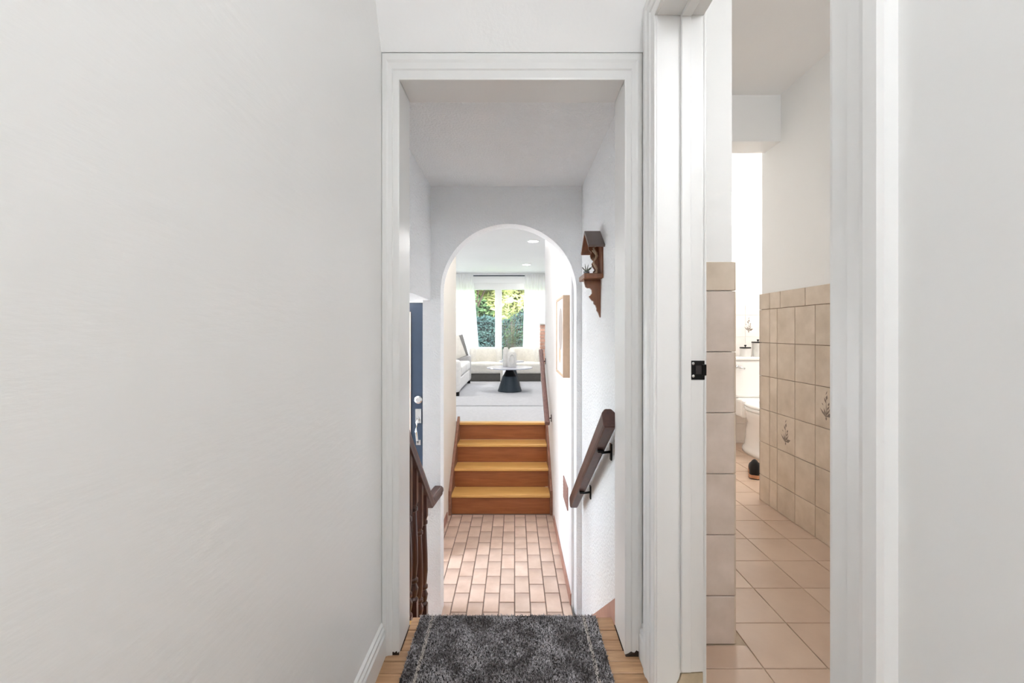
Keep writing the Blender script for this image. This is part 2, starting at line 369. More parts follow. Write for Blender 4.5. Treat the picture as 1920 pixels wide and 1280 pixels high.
# patterned mat
mc = (-.025, 1.19, 0.0)
mt = tag(empty('door_mat', mc), 'dark grey patterned pile mat with pale border line on oak floor', 'mat')
HX, Y0m, Y1m = .336, .62, 1.643
MB().box(mc[0]-HX, mc[0]+HX, Y0m, Y1m, .002, .008).build('backing', 'matback', mt, .002, loc=mc)
pm = MB(); vs = []; fs = []
for i in range(80000):
    x = random.uniform(-HX, HX); yy = random.uniform(Y0m-mc[1], Y1m-mc[1]); a = random.uniform(0, 2*PI); ww = .0016
    lx, ly = random.gauss(0, .003), random.gauss(0, .003); h = random.uniform(.010, .015)
    dx, dy = math.cos(a)*ww, math.sin(a)*ww; n = len(vs)
    vs += [(x-dx, yy-dy, .006), (x+dx, yy+dy, .006), (x+dx*.6+lx, yy+dy*.6+ly, h), (x-dx*.6+lx, yy-dy*.6+ly, h)]; fs.append((n, n+1, n+2, n+3))
me = bpy.data.meshes.new('pile'); me.from_pydata(vs, [], fs); me.materials.append(M['pile'])
po = bpy.data.objects.new('pile', me); C.objects.link(po); po.location = (0, 0, 0); po.parent = mt; po['kind'] = 'stuff'

# flush lamps added out of view to light the rooms
def added_ceiling_lamp(loc, power, label, color=(.93, .965, 1), r=.16, drop=.07):
    e = tag(empty('added_ceiling_lamp', loc), label, 'lamp')
    MB().lathe([(0, r*.9), (-.02, r*.95), (-.025, r*.6)], loc, 28).build('lamp_base', 'chrome', e, smooth=False)
    MB().lathe([(-.022, r), (-.04, r), (-.07, r*.8), (-.09, r*.45), (-.097, .01)], loc, 28).build('lamp_shade', 'lampglow', e, smooth=True)
    d = lamp_light('bulb', (loc[0], loc[1], loc[2]-.16), power, .12, color); d.parent = e; d.matrix_parent_inverse = Matrix.Translation(-Vector(loc))
    return e
added_ceiling_lamp((.2, -.75, 2.5), 43, 'added unseen white flush lamp on the hallway ceiling')  # unseen lamp behind the viewer, added to brighten the hall

# ================================================================== STAIRWELL
YA, YB = 2.64, 2.76
FZ = -.67
SX = .416
struct(box('wall_stair', 'stucco', SX, .571, 1.6, YB, -.75, 2.6), 'rough stucco wall beside the descending stairs', 'wall')
struct(box('ceiling_stair', 'stucco2', -.518, SX, 1.6, YA, 2.0, 2.12), 'low white stucco ceiling over the stairs', 'ceiling')
struct(box('wall_bulkhead', 'stucco', -1.85, -.518, 1.6, YB, 1.295, 2.12), 'white stucco bulkhead hanging over the stair railing', 'wall')
# arch wall
cx, cz, R = -.038, 1.3475, .4208
aw = MB(); N = 40
xl, xr = -.569, .44
for y_ in (0,):
    arc = [(cx+R*math.cos(PI-PI*i/N), cz+R*math.sin(PI-PI*i/N)) for i in range(N+1)]
    aw.prism([(xl, FZ-.05), (cx-R, FZ-.05), (cx-R, cz), (xl, cz)], (YA, YB), 'y')
    aw.prism([(cx+R, FZ-.05), (xr, FZ-.05), (xr, cz), (cx+R, cz)], (YA, YB), 'y')
    aw.prism([(xl, cz), (cx-R, cz)]+[p for p in arc[1:N//2+1]]+[(cx, 2.56), (xl, 2.56)], (YA, YB), 'y')
    aw.prism([(cx, 2.56)]+[p for p in arc[N//2:N]]+[(cx+R, cz), (xr, cz), (xr, 2.56)], (YA, YB), 'y')
struct(aw.build('wall_arch', 'stucco2'), 'white wall with a round-topped arched opening', 'wall')
# stairs going down
st = tag(empty('staircase', (0, 1.645, FZ)), 'short flight descending from the hallway to the tiled foyer', 'stairs')
rz, rn = .67/4, .23
for i in range(4):
    ry = 1.645+rn*i
    MB().box(-.50, .392, ry-.03, ry-.012, -rz*(i+1), -rz*i-.024).build('riser', 'riser', st)
    if i: MB().box(-.535, .392, ry-rn-.012, ry+.003, -rz*i-.024, -rz*i).build('tread', 'tread', st, .005)
MB().prism([(1.606, -.3), (1.606, .11), (2.36, -.492), (2.36, -.67), (2.2, -.67)], (.393, .415), 'x').build('skirt_board', 'terra_skirt', st)
MB().prism([(1.61, -.67), (1.61, -.03), (1.63, -.03), (2.3, -.52), (2.3, -.67)], (-.52, -.50), 'x').build('stringer', 'baluster', st)
# left railing
rl = tag(empty('stair_railing', (-.485, 2.0, -.3)), 'dark turned-baluster railing along the descending stairs', 'railing')
def rail_z(y): return .153-.94*(y-2.42)
hp = [(-.028, -.052), (.028, -.052), (.028, -.042), (.034, -.028), (.032, -.012), (.02, 0), (-.02, 0), (-.032, -.012), (-.034, -.028), (-.028, -.042)]
MB().sweep(hp, [(-.485, 1.605, rail_z(1.605)), (-.485, 2.42, rail_z(2.42))]).build('handrail', 'rail', rl, .002, segs=1)
MB().sweep(hp, [(-.487, 2.405, rail_z(2.41)), (-.472, 2.638, .150)]).build('rail_return', 'rail', rl, .002, segs=1)
for i, yb in enumerate((1.70, 1.815, 1.93, 2.045, 2.16, 2.275)):
    tz = -rz*(1+i//2); top = rail_z(yb)-.045
    s = .019
    b = MB().box(-.485-s, -.485+s, yb-s, yb+s, tz, tz+.15)
    b.box(-.485-s, -.485+s, yb-s, yb+s, tz+.615, top)
    pr = [(.15, .013), (.158, .021), (.168, .014), (.175, .017), (.205, .023), (.225, .015), (.232, .013), (.24, .022), (.252, .022), (.258, .013), (.27, .016), (.33, .022), (.42, .021), (.55, .0155), (.575, .0145), (.582, .021), (.594, .021), (.6, .015), (.616, .018)]
    b.lathe(pr, (-.485, yb, tz), 14)
    b.build('baluster', 'baluster', rl)
# right wall handrail
def wall_rail(name, label, a, b, prof, mat, wallx, brs, cat='handrail'):
    e = tag(empty(name, (wallx, (a[1]+b[1])/2, (a[2]+b[2])/2)), label, cat)
    MB().sweep(prof, [a, b]).build('rail', mat, e, .003, segs=1)
    for t in brs:
        p = Vector(a).lerp(Vector(b), t); q = Vector((wallx-.002, p.y+.02, p.z-.055))
        br = MB().tube([(p.x, p.y, p.z-.04), (p.x+.012, p.y+.005, p.z-.055), (q.x, q.y, q.z)], .006, 8)
        br.box(wallx-.006, wallx+.004, q.y-.012, q.y+.012, q.z-.035, q.z+.035)
        br.box(p.x-.012, p.x+.012, p.y-.03, p.y+.03, p.z-.046, p.z-.036)
        br.build('bracket', 'black', e)
    return e
o8 = [(-.022, -.04), (.016, -.04), (.026, -.028), (.026, .02), (.012, .036), (-.012, .036), (-.026, .02), (-.026, -.028)]
wall_rail('wall_handrail', 'dark mahogany faceted handrail with black brackets on the stucco wall', (.360, 1.625, .775), (.360, 2.60, .07), o8, 'rail', SX, (.19, .70))
# carved gable shelf on the stucco wall
sh = tag(empty('wall_shelf', (SX, 2.06, 1.17)), 'carved brown wooden bracket shelf with little gable roof', 'shelf')
yc = 2.07
for sgn in (-1, 1):
    m = MB(); a = (yc, 1.590); b = (yc+sgn*.115, 1.500)
    d = Vector((b[0]-a[0], b[1]-a[1])).normalized(); nrm = Vector((-d.y, d.x))*(-.012 if sgn > 0 else .012)
    m.prism([a, b, (b[0]+nrm.x, b[1]+nrm.y), (a[0]+nrm.x, a[1]+nrm.y)], (.338, .4155), 'x')
    m.build('roof_board', 'roofwood' if sgn < 0 else 'shelfwood', sh, .0015, segs=1)
sc = [(yc-.07, 1.375), (yc-.07, 1.515), (yc, 1.57), (yc+.045, 1.53), (yc+.06, 1.49), (yc+.045, 1.475), (yc+.035, 1.45), (yc+.048, 1.435), (yc+.035, 1.42), (yc+.028, 1.40), (yc+.04, 1.375)]
MB().prism(sc, (.408, .4155), 'x').build('backboard', 'shelfwood', sh)
MB().prism([(.4155, 1.375), (.385, 1.375), (.382, 1.392), (.390, 1.402), (.379, 1.418), (.376, 1.432), (.385, 1.445), (.372, 1.458), (.368, 1.472), (.376, 1.486), (.362, 1.50), (.358, 1.53), (.4155, 1.56)], (yc+.012, yc+.022), 'y').build('side_panel', 'shelfwood', sh)
MB().box(.325, .4155, yc-.075, yc+.085, 1.352, 1.375).build('shelf_board', 'shelfwood', sh, .003)
br = [(.4155, 1.352), (.335, 1.352), (.338, 1.335), (.343, 1.318), (.352, 1.312), (.364, 1.312), (.373, 1.303), (.374, 1.288), (.366, 1.276), (.360, 1.272), (.366, 1.262), (.374, 1.252), (.382, 1.248), (.383, 1.236), (.392, 1.228), (.397, 1.214), (.397, 1.204), (.405, 1.192), (.413, 1.170), (.4155, 1.17)]
MB().prism(br, (yc-.009, yc+.009), 'y').build('bracket', 'shelfwood', sh)
fg = MB(); path = [(.385+.008*math.sin(i*1.1), yc-.03+.006*math.cos(i*1.1), 1.376+i*.0125) for i in range(11)]
fg.tube(path, .006, 8, [1.5, 1, .9, 1.1, .9, .8, 1, 1.2, 1, .7, .9]); fg.tube([(.375, yc-.03, 1.45), (.388, yc-.03, 1.47), (.372, yc-.028, 1.49)], .004, 6)
fg.lathe([(0, .003), (.006, .008), (.013, .008), (.018, .003)], (.385, yc-.03, 1.505), 10)
tag(fg.build('figurine', 'fig', None, smooth=True), 'slender pale carved figurine standing on the gable shelf', 'figurine')
pp = tag(empty('potted_plant', (.352, yc+.02, 1.375)), 'tiny grey pot with spiky sprig on the gable shelf', 'plant')
MB().lathe([(0, .012), (.018, .015), (.02, .0155), (.02, .012), (.016, .011)], (.352, yc+.02, 1.3755), 14).build('pot', 'pot', pp)
lf = MB()
for i in range(9):
    a = i*2.4; t = .018+.006*(i % 3); lf.tube([(.352, yc+.02, 1.39), (.352+.5*t*math.cos(a), yc+.02+.5*t*math.sin(a), 1.405), (.352+t*math.cos(a), yc+.02+t*math.sin(a), 1.415+.005*(i % 4))], .0022, 5, [1, 1.2, .3])
lf.build('leaves', 'plant', pp)

# ================================================================== FOYER
CX = .367; WLX = -.64
struct(MB().box(-1.85, -1.72, 1.6, 2.35, -.75, 1.8).box(-1.85, -1.72, 3.25, 3.3, -.75, 1.8).box(-1.85, -1.72, 2.35, 3.25, -.75, -.3).box(-1.85, -1.72, 2.35, 3.25, 1.28, 1.8).build('wall_foyer_left', 'stucco2'), 'white side wall of the front door recess', 'wall')
fw = MB().box(-1.85, -1.62, 3.3, 3.42, -.75, 1.8).box(-.69, WLX, 3.3, 3.42, -.75, 2.56).box(-1.62, -.69, 3.3, 3.42, 1.345, 2.56).box(-1.85, -1.62, 3.3, 3.42, 1.6, 2.56)
struct(fw.build('wall_foyer_door', 'corr'), 'white wall around the blue front door', 'wall')
struct(box('ceiling_foyer', 'ceil', -1.85, WLX, YB, 3.3, 1.6, 1.7), 'white ceiling of the front door recess', 'ceiling')
struct(box('wall_corridor_left', 'cream', WLX-.12, WLX, 3.42, 4.66, -.75, 2.56), 'cream corridor wall beside the golden steps', 'wall')
struct(box('wall_corridor_right', 'corr', CX, .571, YB, 5.15, -.75, 2.56), 'bright white corridor wall with the framed picture', 'wall')
ff = struct(box('floor_foyer', 'grout', -1.8, CX, 1.62, 4.16, FZ-.08, FZ-.004), 'terracotta brick-laid tile floor of the foyer', 'floor')
tw, tl = .1015, .198
for k in range(-17, 4):
    x0, x1 = k*tw, (k+1)*tw; x1c = min(x1, CX-.001); x0c = max(x0, -1.72)
    if x1c-x0c < .02: continue
    yy = 2.697-tl*3+(tl/2 if k % 2 else 0)
    while yy < 4.13:
        y1 = min(yy+tl, 4.135)
        if y1-yy > .03 and y1 > 2.32:
            piece(tilebox('terra', x1c-x0c-.007, y1-yy-.007, .01, .002), 'tile', ff, ((x0c+x1c)/2, (yy+y1)/2, FZ-.005+random.uniform(-.0006, .0006)))
        yy += tl
for i in range(7):   # terracotta skirting along right wall
    y0 = YB+.198*i
    if y0+.19 < 4.12: MB().box(CX-.009, CX, y0+.002, y0+.196, FZ, FZ+.075).build('skirting_tile', 'terra_skirt', ff, .002, segs=1)
for i in range(3): MB().box(WLX, WLX+.009, 3.42+.2*i+.002, 3.42+.2*i+.198, FZ, FZ+.075).build('skirting_tile', 'terra_skirt', ff, .002, segs=1)
# blue front door
d1 = struct(empty('door_1', (-1.15, 3.3, FZ)), 'dark blue front door with tall glass lite and silver handle', 'door')
dm = MB().box(-1.60, -1.43, 3.31, 3.35, FZ+.01, 1.325).box(-.815, -.71, 3.31, 3.35, FZ+.01, 1.325).box(-1.43, -.815, 3.31, 3.35, 1.24, 1.325).box(-1.43, -.815, 3.31, 3.35, FZ+.01, .10)
dm.build('slab', 'doorblue', d1)
MB().box(-1.43, -.815, 3.326, 3.332, .10, 1.24).build('pane', 'lite', d1)
lt = MB().box(-.83, -.805, 3.303, 3.31, .085, 1.255).box(-1.44, -1.415, 3.303, 3.31, .085, 1.255).box(-1.415, -.83, 3.303, 3.31, 1.225, 1.255).box(-1.415, -.83, 3.303, 3.31, .085, .115)
lt.build('lite_frame', 'switch', d1)
for z in (.48, .82, ): pass
for py in (647, 718):
    z = EYE-(py-VY)/F*3.3; MB().box(-1.43, -.815, 3.312, 3.326, z-.015, z+.015).build('muntin', 'doorblue', d1)
MB().lathe([(0, .03), (.012, .03), (.018, .02)], (0, 0, 0), 18).build('deadbolt', 'chrome', d1)
C.objects['deadbolt'].matrix_parent_inverse = Matrix.Translation(-Vector(d1.location)); C.objects['deadbolt'].location = (-.745, 3.31, .575); C.objects['deadbolt'].rotation_euler = (PI/2, 0, 0)
hd = MB().box(-.79, -.745, 3.298, 3.31, .395, .505).tube([(-.768, 3.30, .44), (-.768, 3.25, .41), (-.772, 3.245, .34), (-.768, 3.26, .27), (-.768, 3.305, .245)], .009, 8).box(-.785, -.75, 3.30, 3.31, .225, .265)
hd.v = [(v[0]+.022, v[1], v[2]) for v in hd.v]; hd.build('handle', 'chrome', d1)
struct(MB().box(-1.62, -1.60, 3.295, 3.40, FZ, 1.345).box(-.71, -.69, 3.295, 3.40, FZ, 1.345).box(-1.60, -.71, 3.295, 3.40, 1.327, 1.345).build('trim_3', 'trim'), 'white frame around the blue front door', 'door frame')
w2 = struct(empty('added_window', (-1.78, 2.8, -.3)), 'unseen white-framed window added to light the front door recess', 'window')  # window added out of view for daylight on the stair wall
MB().box(-1.82, -1.75, 2.35, 2.40, -.3, 1.28).box(-1.82, -1.75, 3.20, 3.25, -.3, 1.28).box(-1.82, -1.75, 2.40, 3.20, -.3, -.25).box(-1.82, -1.75, 2.40, 3.20, 1.23, 1.28).build('frame', 'trim', w2)
MB().box(-1.81, -1.76, 2.785, 2.815, -.25, 1.23).build('mullion', 'trim', w2)
for a, b in ((2.40, 2.785), (2.815, 3.20)): MB().box(-1.79, -1.784, a, b, -.25, 1.23).build('pane', 'pane', w2)
# plates on corridor walls
tag(MB().box(WLX, WLX+.008, 3.62, 3.70, .93, 1.085).build('light_switch', 'switch', None, .002), 'beige light switch plate on cream corridor wall', 'switch')
vp = tag(empty('wall_vent', (CX, 3.05, -.04)), 'reddish brown rectangular plate low on white corridor wall', 'vent')
MB().box(CX-.008, CX, 2.92, 3.17, -.125, .035).build('plate', 'plate', vp, .003)
for z in (-.10, -.075, -.05, -.025, 0): MB().box(CX-.0105, CX-.007, 2.94, 3.15, z-.004, z+.004).build('louvre', 'plate', vp)
# framed picture
pf = tag(empty('framed_picture', (CX, 3.08, .8)), 'pale oak deep-framed abstract canvas on the corridor wall', 'picture')
zt, zb = EYE+(622-553)/F*2.84, EYE-(708-622)/F*2.84
MB().box(CX-.045, CX, 2.84, 2.855, zb, zt).box(CX-.045, CX, 3.30, 3.315, zb, zt).box(CX-.045, CX, 2.855, 3.30, zb, zb+.015).box(CX-.045, CX, 2.855, 3.30, zt-.015, zt).build('frame', 'picframe', pf)
MB().box(CX-.039, CX-.02, 2.855, 3.30, zb+.015, zt-.015).build('canvas', 'canvas', pf)
ab = MB(); ab.prism([(3.05+.12*math.cos(a*PI/12), (zt+zb)/2+.05+.15*math.sin(a*PI/12)) for a in range(24)], (CX-.0395, CX-.0385), 'x'); ab.build('painted_shape', 'canvas2', pf)
MB().prism([(3.10+.07*math.cos(a*PI/8), zb+.14+.06*math.sin(a*PI/8)) for a in range(16)], (CX-.0393, CX-.0385), 'x').build('painted_shape', 'picframe', pf)
# golden steps up to the living room
LZ = .09; sr, sn = .19, .207; Y1 = 4.14
su = tag(empty('staircase', (-.13, Y1, FZ)), 'golden pine steps with red-brown risers up to the living room', 'stairs')
for i in range(4):
    yr = Y1+sn*i; z0 = FZ+sr*i; z1 = FZ+sr*(i+1)
    MB().box(-.612, .342, yr+.012, yr+.03, z0, z1-.026).build('riser', 'riser', su)
    MB().box(-.618, .345, yr-.012, yr+sn+.012 if i < 3 else yr+.07, z1-.026, z1 if i < 3 else z1+.001).build('tread', 'tread', su, .006)
def skirt(x0, x1):
    return MB().prism([(4.115, FZ), (4.115, -.435), (4.72, .122), (4.78, .155), (4.78, LZ), (4.78, -.1), (4.2, FZ)], (x0, x1), 'x')
skirt(WLX+.001, -.612).build('skirt_board', 'skirt', su, .002, segs=1); skirt(.342, CX-.001).build('skirt_board', 'skirt', su, .002, segs=1)
wall_rail('wall_handrail', 'straight brown handrail on white wall above the golden steps', (.315, 4.12, .215), (.315, 5.15, .872),
          [(-.022, -.025), (.022, -.025), (.026, .012), (.012, .026), (-.012, .026), (-.026, .012)], 'rail2', CX, (.12, .9))

# ================================================================== LIVING ROOM
LC = 2.475; YE = 10.0; LX0, LX1 = -4.0, 2.6
fL = struct(MB().box(LX0, LX1, 4.83, YE, LZ-.15, LZ).box(LX0, -.66, 4.66, 4.83, LZ-.15, LZ).build('floor_living', 'carpet'), 'pale grey living room floor', 'floor')
struct(box('ceiling_living', 'liv', LX0-.1, LX1+.1, YB, YE+.1, LC, LC+.1), 'bright white living room ceiling', 'ceiling')
struct(box('wall_living_left', 'liv', LX0-.1, LX0, 4.5, YE+.1, -.1, LC+.1), 'white left wall of the living room', 'wall')
struct(box('wall_living_right', 'liv', LX1, LX1+.1, 5.0, YE+.1, -.1, LC+.1), 'white right wall of the living room', 'wall')
struct(MB().box(LX0, WLX-.12, 4.54, 4.66, -.2, LC).build('wall_living_entry', 'liv'), 'white wall beside the top of the steps', 'wall')
struct(MB().box(.571, LX1, 5.03, 5.15, -.2, LC).build('wall_living_side', 'liv'), 'white wall behind the corridor end', 'wall')
WX0, WX1, WZ0, WZ1 = -1.62, .86, .35, 2.24
struct(MB().box(LX0, WX0, YE, YE+.12, -.1, LC).box(WX1, LX1, YE, YE+.12, -.1, LC).box(WX0, WX1, YE, YE+.12, -.1, WZ0).box(WX0, WX1, YE, YE+.12, WZ1, LC).build('wall_window', 'liv'),
       'white end wall of the living room holding the window', 'wall')
wn = struct(empty('window_1', (-.38, YE, WZ0)), 'wide white-framed living room window onto green garden', 'window')
wf = MB().box(WX0, WX1, YE-.02, YE+.1, 2.09, WZ1).box(WX0, WX1, YE-.02, YE+.1, WZ0, .45).box(WX0, WX0+.1, YE-.02, YE+.1, .45, 2.09).box(WX1-.1, WX1, YE-.02, YE+.1, .45, 2.09)
wf.build('frame', 'trim', wn, .006); MB().box(-.46, -.305, YE-.025, YE+.1, .45, 2.09).build('mullion', 'trim', wn, .006)
for a, b in ((WX0+.1, -.46), (-.305, WX1-.1)): MB().box(a, b, YE+.03, YE+.036, .45, 2.09).build('pane', 'pane', wn)
def curtain(label, xa, xb, flare):
    m = MB(); n = 90; nz = 14; zt, zb = 2.43, LZ+.02; vs = []
    for j in range(nz+1):
        t = j/nz; z = zt+(zb-zt)*t
        for i in range(n+1):
            u = i/n; x = xa+(xb-xa)*u+flare*t*u if flare > 0 else xa+(xb-xa)*u+flare*t*(1-u)
            vs.append((x, YE-.13+.03*math.sin(u*2*PI*11+.5*math.sin(t*3))*(.6+.4*t), z))
    m.add(vs, [(j*(n+1)+i, j*(n+1)+i+1, (j+1)*(n+1)+i+1, (j+1)*(n+1)+i) for j in range(nz) for i in range(n)])
    return tag(m.build('curtain', 'sheer', None, smooth=True), label, 'curtain', 'sheer curtains at the garden window')
curtain('sheer white floor-length curtain hanging behind the white sofa', -1.75, -.96, .17)
curtain('sheer white floor-length curtain hanging beside the brick fireplace', .235, .95, -.06)
rod = tag(empty('curtain_rod', (-.4, YE-.12, 2.4)), 'thin dark curtain rod above the garden window', 'curtain rod')
MB().tube([(-1.8, YE-.08, 2.405), (1.0, YE-.08, 2.405)], .012, 10).build('rod', 'navy', rod)
for x in (-1.8, 1.0): MB().lathe([(-.025, .005), (-.015, .02), (.01, .022), (.025, .008)], (x, YE-.08, 2.405), 12).build('finial', 'navy', rod)
for x in (-1.72, .93): MB().box(x-.008, x+.008, YE-.09, YE, 2.395, 2.415).build('bracket', 'navy', rod)
# downlights
for x, yy, lb in ((.28, 6.47, 'round recessed ceiling downlight nearer to the steps'), (.24, 8.73, 'round recessed ceiling downlight nearer to the window'), (-1.9, 6.47, 'round recessed ceiling downlight above the sofa arm'), (-1.9, 8.73, 'round recessed ceiling downlight above the sofa end')):
    e = tag(empty('downlight', (x, yy, LC)), lb, 'light', 'recessed living room downlights')
    MB().lathe([(0, .10), (-.006, .10), (-.006, .08), (0, .08)], (x, yy, LC), 24, cap=False).build('trim_ring', 'trim', e)
    MB().lathe([(-.001, .08), (-.003, .08)], (x, yy, LC), 24).build('lens', 'downglow', e)
    d = lamp_light('bulb', (x, yy, LC-.02), 22, .16, (1, .98, .95), 'AREA'); d.parent = e; d.matrix_parent_inverse = Matrix.Translation(-Vector((x, yy, LC)))
added_ceiling_lamp((-.15, 3.7, LC), 6, 'added unseen white flush lamp on the corridor ceiling', (.97, .99, 1))  # added above the arch sightline to light the corridor, never visible
# rug
tag(MB().box(-2.3, .95, 5.8, 9.36, LZ, LZ+.012).build('area_rug', 'rug', None, .004), 'large pale grey rug under the round table', 'rug')
RZ = LZ+.0125
# white sofa at left, facing right
so = tag(empty('sofa', (-1.35, 7.45, RZ)), 'long white upholstered sofa with rounded arms and cushions', 'sofa')
sx0, sx1, sy0, sy1 = -1.78, -.845, 6.6, 8.35
MB().box(sx0, sx1-.02, sy0+.02, sy1-.02, RZ+.06, RZ+.28).build('base', 'white_fab', so, .03)
MB().box(sx0, sx0+.24, sy0+.02, sy1-.02, RZ+.06, RZ+.82).build('backrest', 'white_fab', so, .06, segs=3)
for a, b, m_ in ((sy0, sy0+.18, 'white_fab'), (sy1-.18, sy1, 'arm_fab')): MB().box(sx0+.02, sx1, a, b, RZ+.05, RZ+.56).build('arm', m_, so, .06, segs=3)
for a, b in ((sy0+.19, 7.475), (7.48, sy1-.19)): MB().box(sx0+.22, sx1, a, b, RZ+.285, RZ+.45).build('seat_cushion', 'white_fab', so, .045, segs=3)
for a, b in ((sy0+.19, 7.475), (7.48, sy1-.19)): MB().box(sx0+.2, sx0+.42, a, b, RZ+.45, RZ+.86).build('back_cushion', 'white_fab', so, .07, segs=3)
for x in (sx0+.06, sx1-.08):
    for yy in (sy0+.03, sy1-.08): MB().box(x, x+.06, yy, yy+.06, RZ, RZ+.062).build('foot', 'black', so)
def pillow(label, mat, loc, rx, rz_, s=.46, ry=0):
    m = MB(); n = 12; vs = []
    for sd in (1, -1):
        for j in range(n+1):
            for i in range(n+1):
                u, v = i/n*2-1, j/n*2-1; t = (max(0, (1-u**4)*(1-v**4)))**.55*.075
                px_ = u*s/2*(1-.06*(1-u*u)*abs(v)**3); pz = v*s/2*(1-.06*(1-v*v)*abs(u)**3)
                vs.append((px_, sd*t, pz))
    q = (n+1)**2; fs = []
    for sd in (0, 1):
        for j in range(n):
            for i in range(n): fs.append(tuple(sd*q+k for k in (j*(n+1)+i, j*(n+1)+i+1, (j+1)*(n+1)+i+1, (j+1)*(n+1)+i)))
    m.add(vs, fs); o = m.build('throw_pillow', mat, None, smooth=True); o.location = loc; o.rotation_euler = (rx, ry, rz_)
    return tag(o, label, 'pillow', 'pillows on the white sofa')
pillow('off-white throw pillow leaning on the grey one on the sofa', 'cream_fab', (-1.15, 7.76, RZ+.69), -.25, .12, .42, -.35)
pillow('grey throw pillow leaning against the far sofa arm', 'grey_fab', (-1.12, 7.97, RZ+.70), -.22, .1, .42, -.28)
# two barrel settees
def settee(xc, yc_, label, wd=.70):
    e = tag(empty('lounge_chair', (xc, yc_, RZ)), label, 'chair', 'cream lounge chairs by the window')
    h = wd/2; dp = .74
    yf = yc_-dp/2
    MB().box(xc-h+.03, xc+h-.03, yf+.05, yc_+dp/2-.1, RZ, RZ+.155).build('plinth', 'plinth', e, .008)
    for s in (-1, 1):
        x0 = xc+s*h; MB().box(min(x0, x0-s*.035), max(x0, x0-s*.035), yf+.01, yc_+dp/2-.08, RZ, RZ+.20).build('leg_panel', 'cream_fab', e, .01)
    MB().box(xc-h, xc+h, yf, yc_+dp/2-.06, RZ+.155, RZ+.37).build('seat', 'cream_fab', e, .05, segs=3)
    bk = MB(); prof = [(-.055, 0), (.055, 0), (.065, .05), (.065, .28), (.04, .325), (0, .335), (-.04, .325), (-.065, .28), (-.065, .05)]
    path = []
    for i in range(13):
        a = PI*i/12; path.append((xc-(h-.07)*math.cos(a)*(1 if abs(math.cos(a)) < .99 else 1), yc_-.02+(dp/2-.06)*math.sin(a)**.7, RZ+.335))
    bk.sweep(prof, path); bk.build('backrest', 'cream_fab', e, .0, True)
    return e
settee(-.605, 8.95, 'cream curved lounge chair next to the white sofa'); settee(.215, 8.95, 'cream curved lounge chair next to the brick fireplace', .69)
# coffee table
ty = 7.2
tb = tag(empty('coffee_table', (-.083, ty, RZ)), 'round grey coffee table on a dark conical metal base', 'table')
MB().lathe([(0, .2), (.012, .202), (.25, .122), (.255, .118)], (-.083, ty, RZ), 40).build('base', 'navy', tb, smooth=False)
MB().lathe([(.255, .116), (.3, .09), (.37, .055), (.385, .06)], (-.083, ty, RZ), 32).build('neck', 'black', tb)
MB().lathe([(.385, .37), (.39, .385), (.4, .388), (.405, .382)], (-.083, ty, RZ), 56).build('tabletop', 'tabletop', tb)
t2b = tag(empty('side_table', (-.06, 8.1, RZ)), 'smaller taller round grey table behind the conical one', 'table')
MB().lathe([(0, .16), (.012, .16), (.35, .07), (.43, .05)], (-.06, 8.1, RZ), 32).build('base', 'navy', t2b)
MB().lathe([(.43, .23), (.435, .24), (.445, .24), (.45, .235)], (-.06, 8.1, RZ), 48).build('tabletop', 'tabletop', t2b)
def vase(label, x, yy, hh, wv, hole):
    e = tag(empty('vase', (x, yy, RZ+.4055)), label, 'vase', 'white vases on the round table')
    pr = [(0, .55), (.03, .6), (.5, .62), (.86, .58), (.95, .42), (1, .32)]
    MB().lathe([(z*hh, r*wv) for z, r in pr], (x, yy, RZ+.4055), 24, 1, .6).build('body', 'ceramic', e, smooth=True)
    if hole:
        rr = MB(); rr.tube([(x+.32*wv*math.cos(a*PI/14), yy-.37*wv, RZ+.4055+hh*.5+.3*hh*math.sin(a*PI/14)) for a in range(29)], .008, 8); rr.build('oval_relief', 'ceramic', e, smooth=True)
    return e
vase('tall plain white ceramic vase on the round table', -.15, 7.30, .33, .088, False)
vase('shorter white vase with raised oval ring on the round table', -.045, 7.16, .27, .125, True)
# brick fireplace
fp = tag(empty('fireplace', (1.2, 9.5, LZ)), 'brick fireplace breast with white mantel beside the curtain', 'fireplace')
fx0, fy0 = .56, 9.40
MB().box(fx0+.008, 1.9, fy0+.008, YE-.26, LZ, 1.27).build('core', 'mortar', fp)
MB().box(fx0-.02, 1.92, fy0-.03, YE-.26, 1.27, 1.315).build('mantel', 'trim', fp, .005)
for r in range(15):
    z = LZ+.005+r*.078
    off = .11 if r % 2 else 0
    for i in range(6 if r % 2 else 5):
        a = max(fx0, fx0+i*.22-off); b = min(1.6, fx0+(i+1)*.22-off-.01)
        if b-a > .04: piece(tilebox('brick', b-a, .02, .066, .004), 'brick', fp, ((a+b)/2, fy0+.01, z+.033))
    for i in range(1): 
        a = fy0+.02+i*.22-(off if i else 0); b = fy0+(i+1)*.22-off-.01+.02
        piece(tilebox('brick', .02, b-a, .066, .004), 'brick', fp, (fx0+.01, (a+b)/2, z+.033))

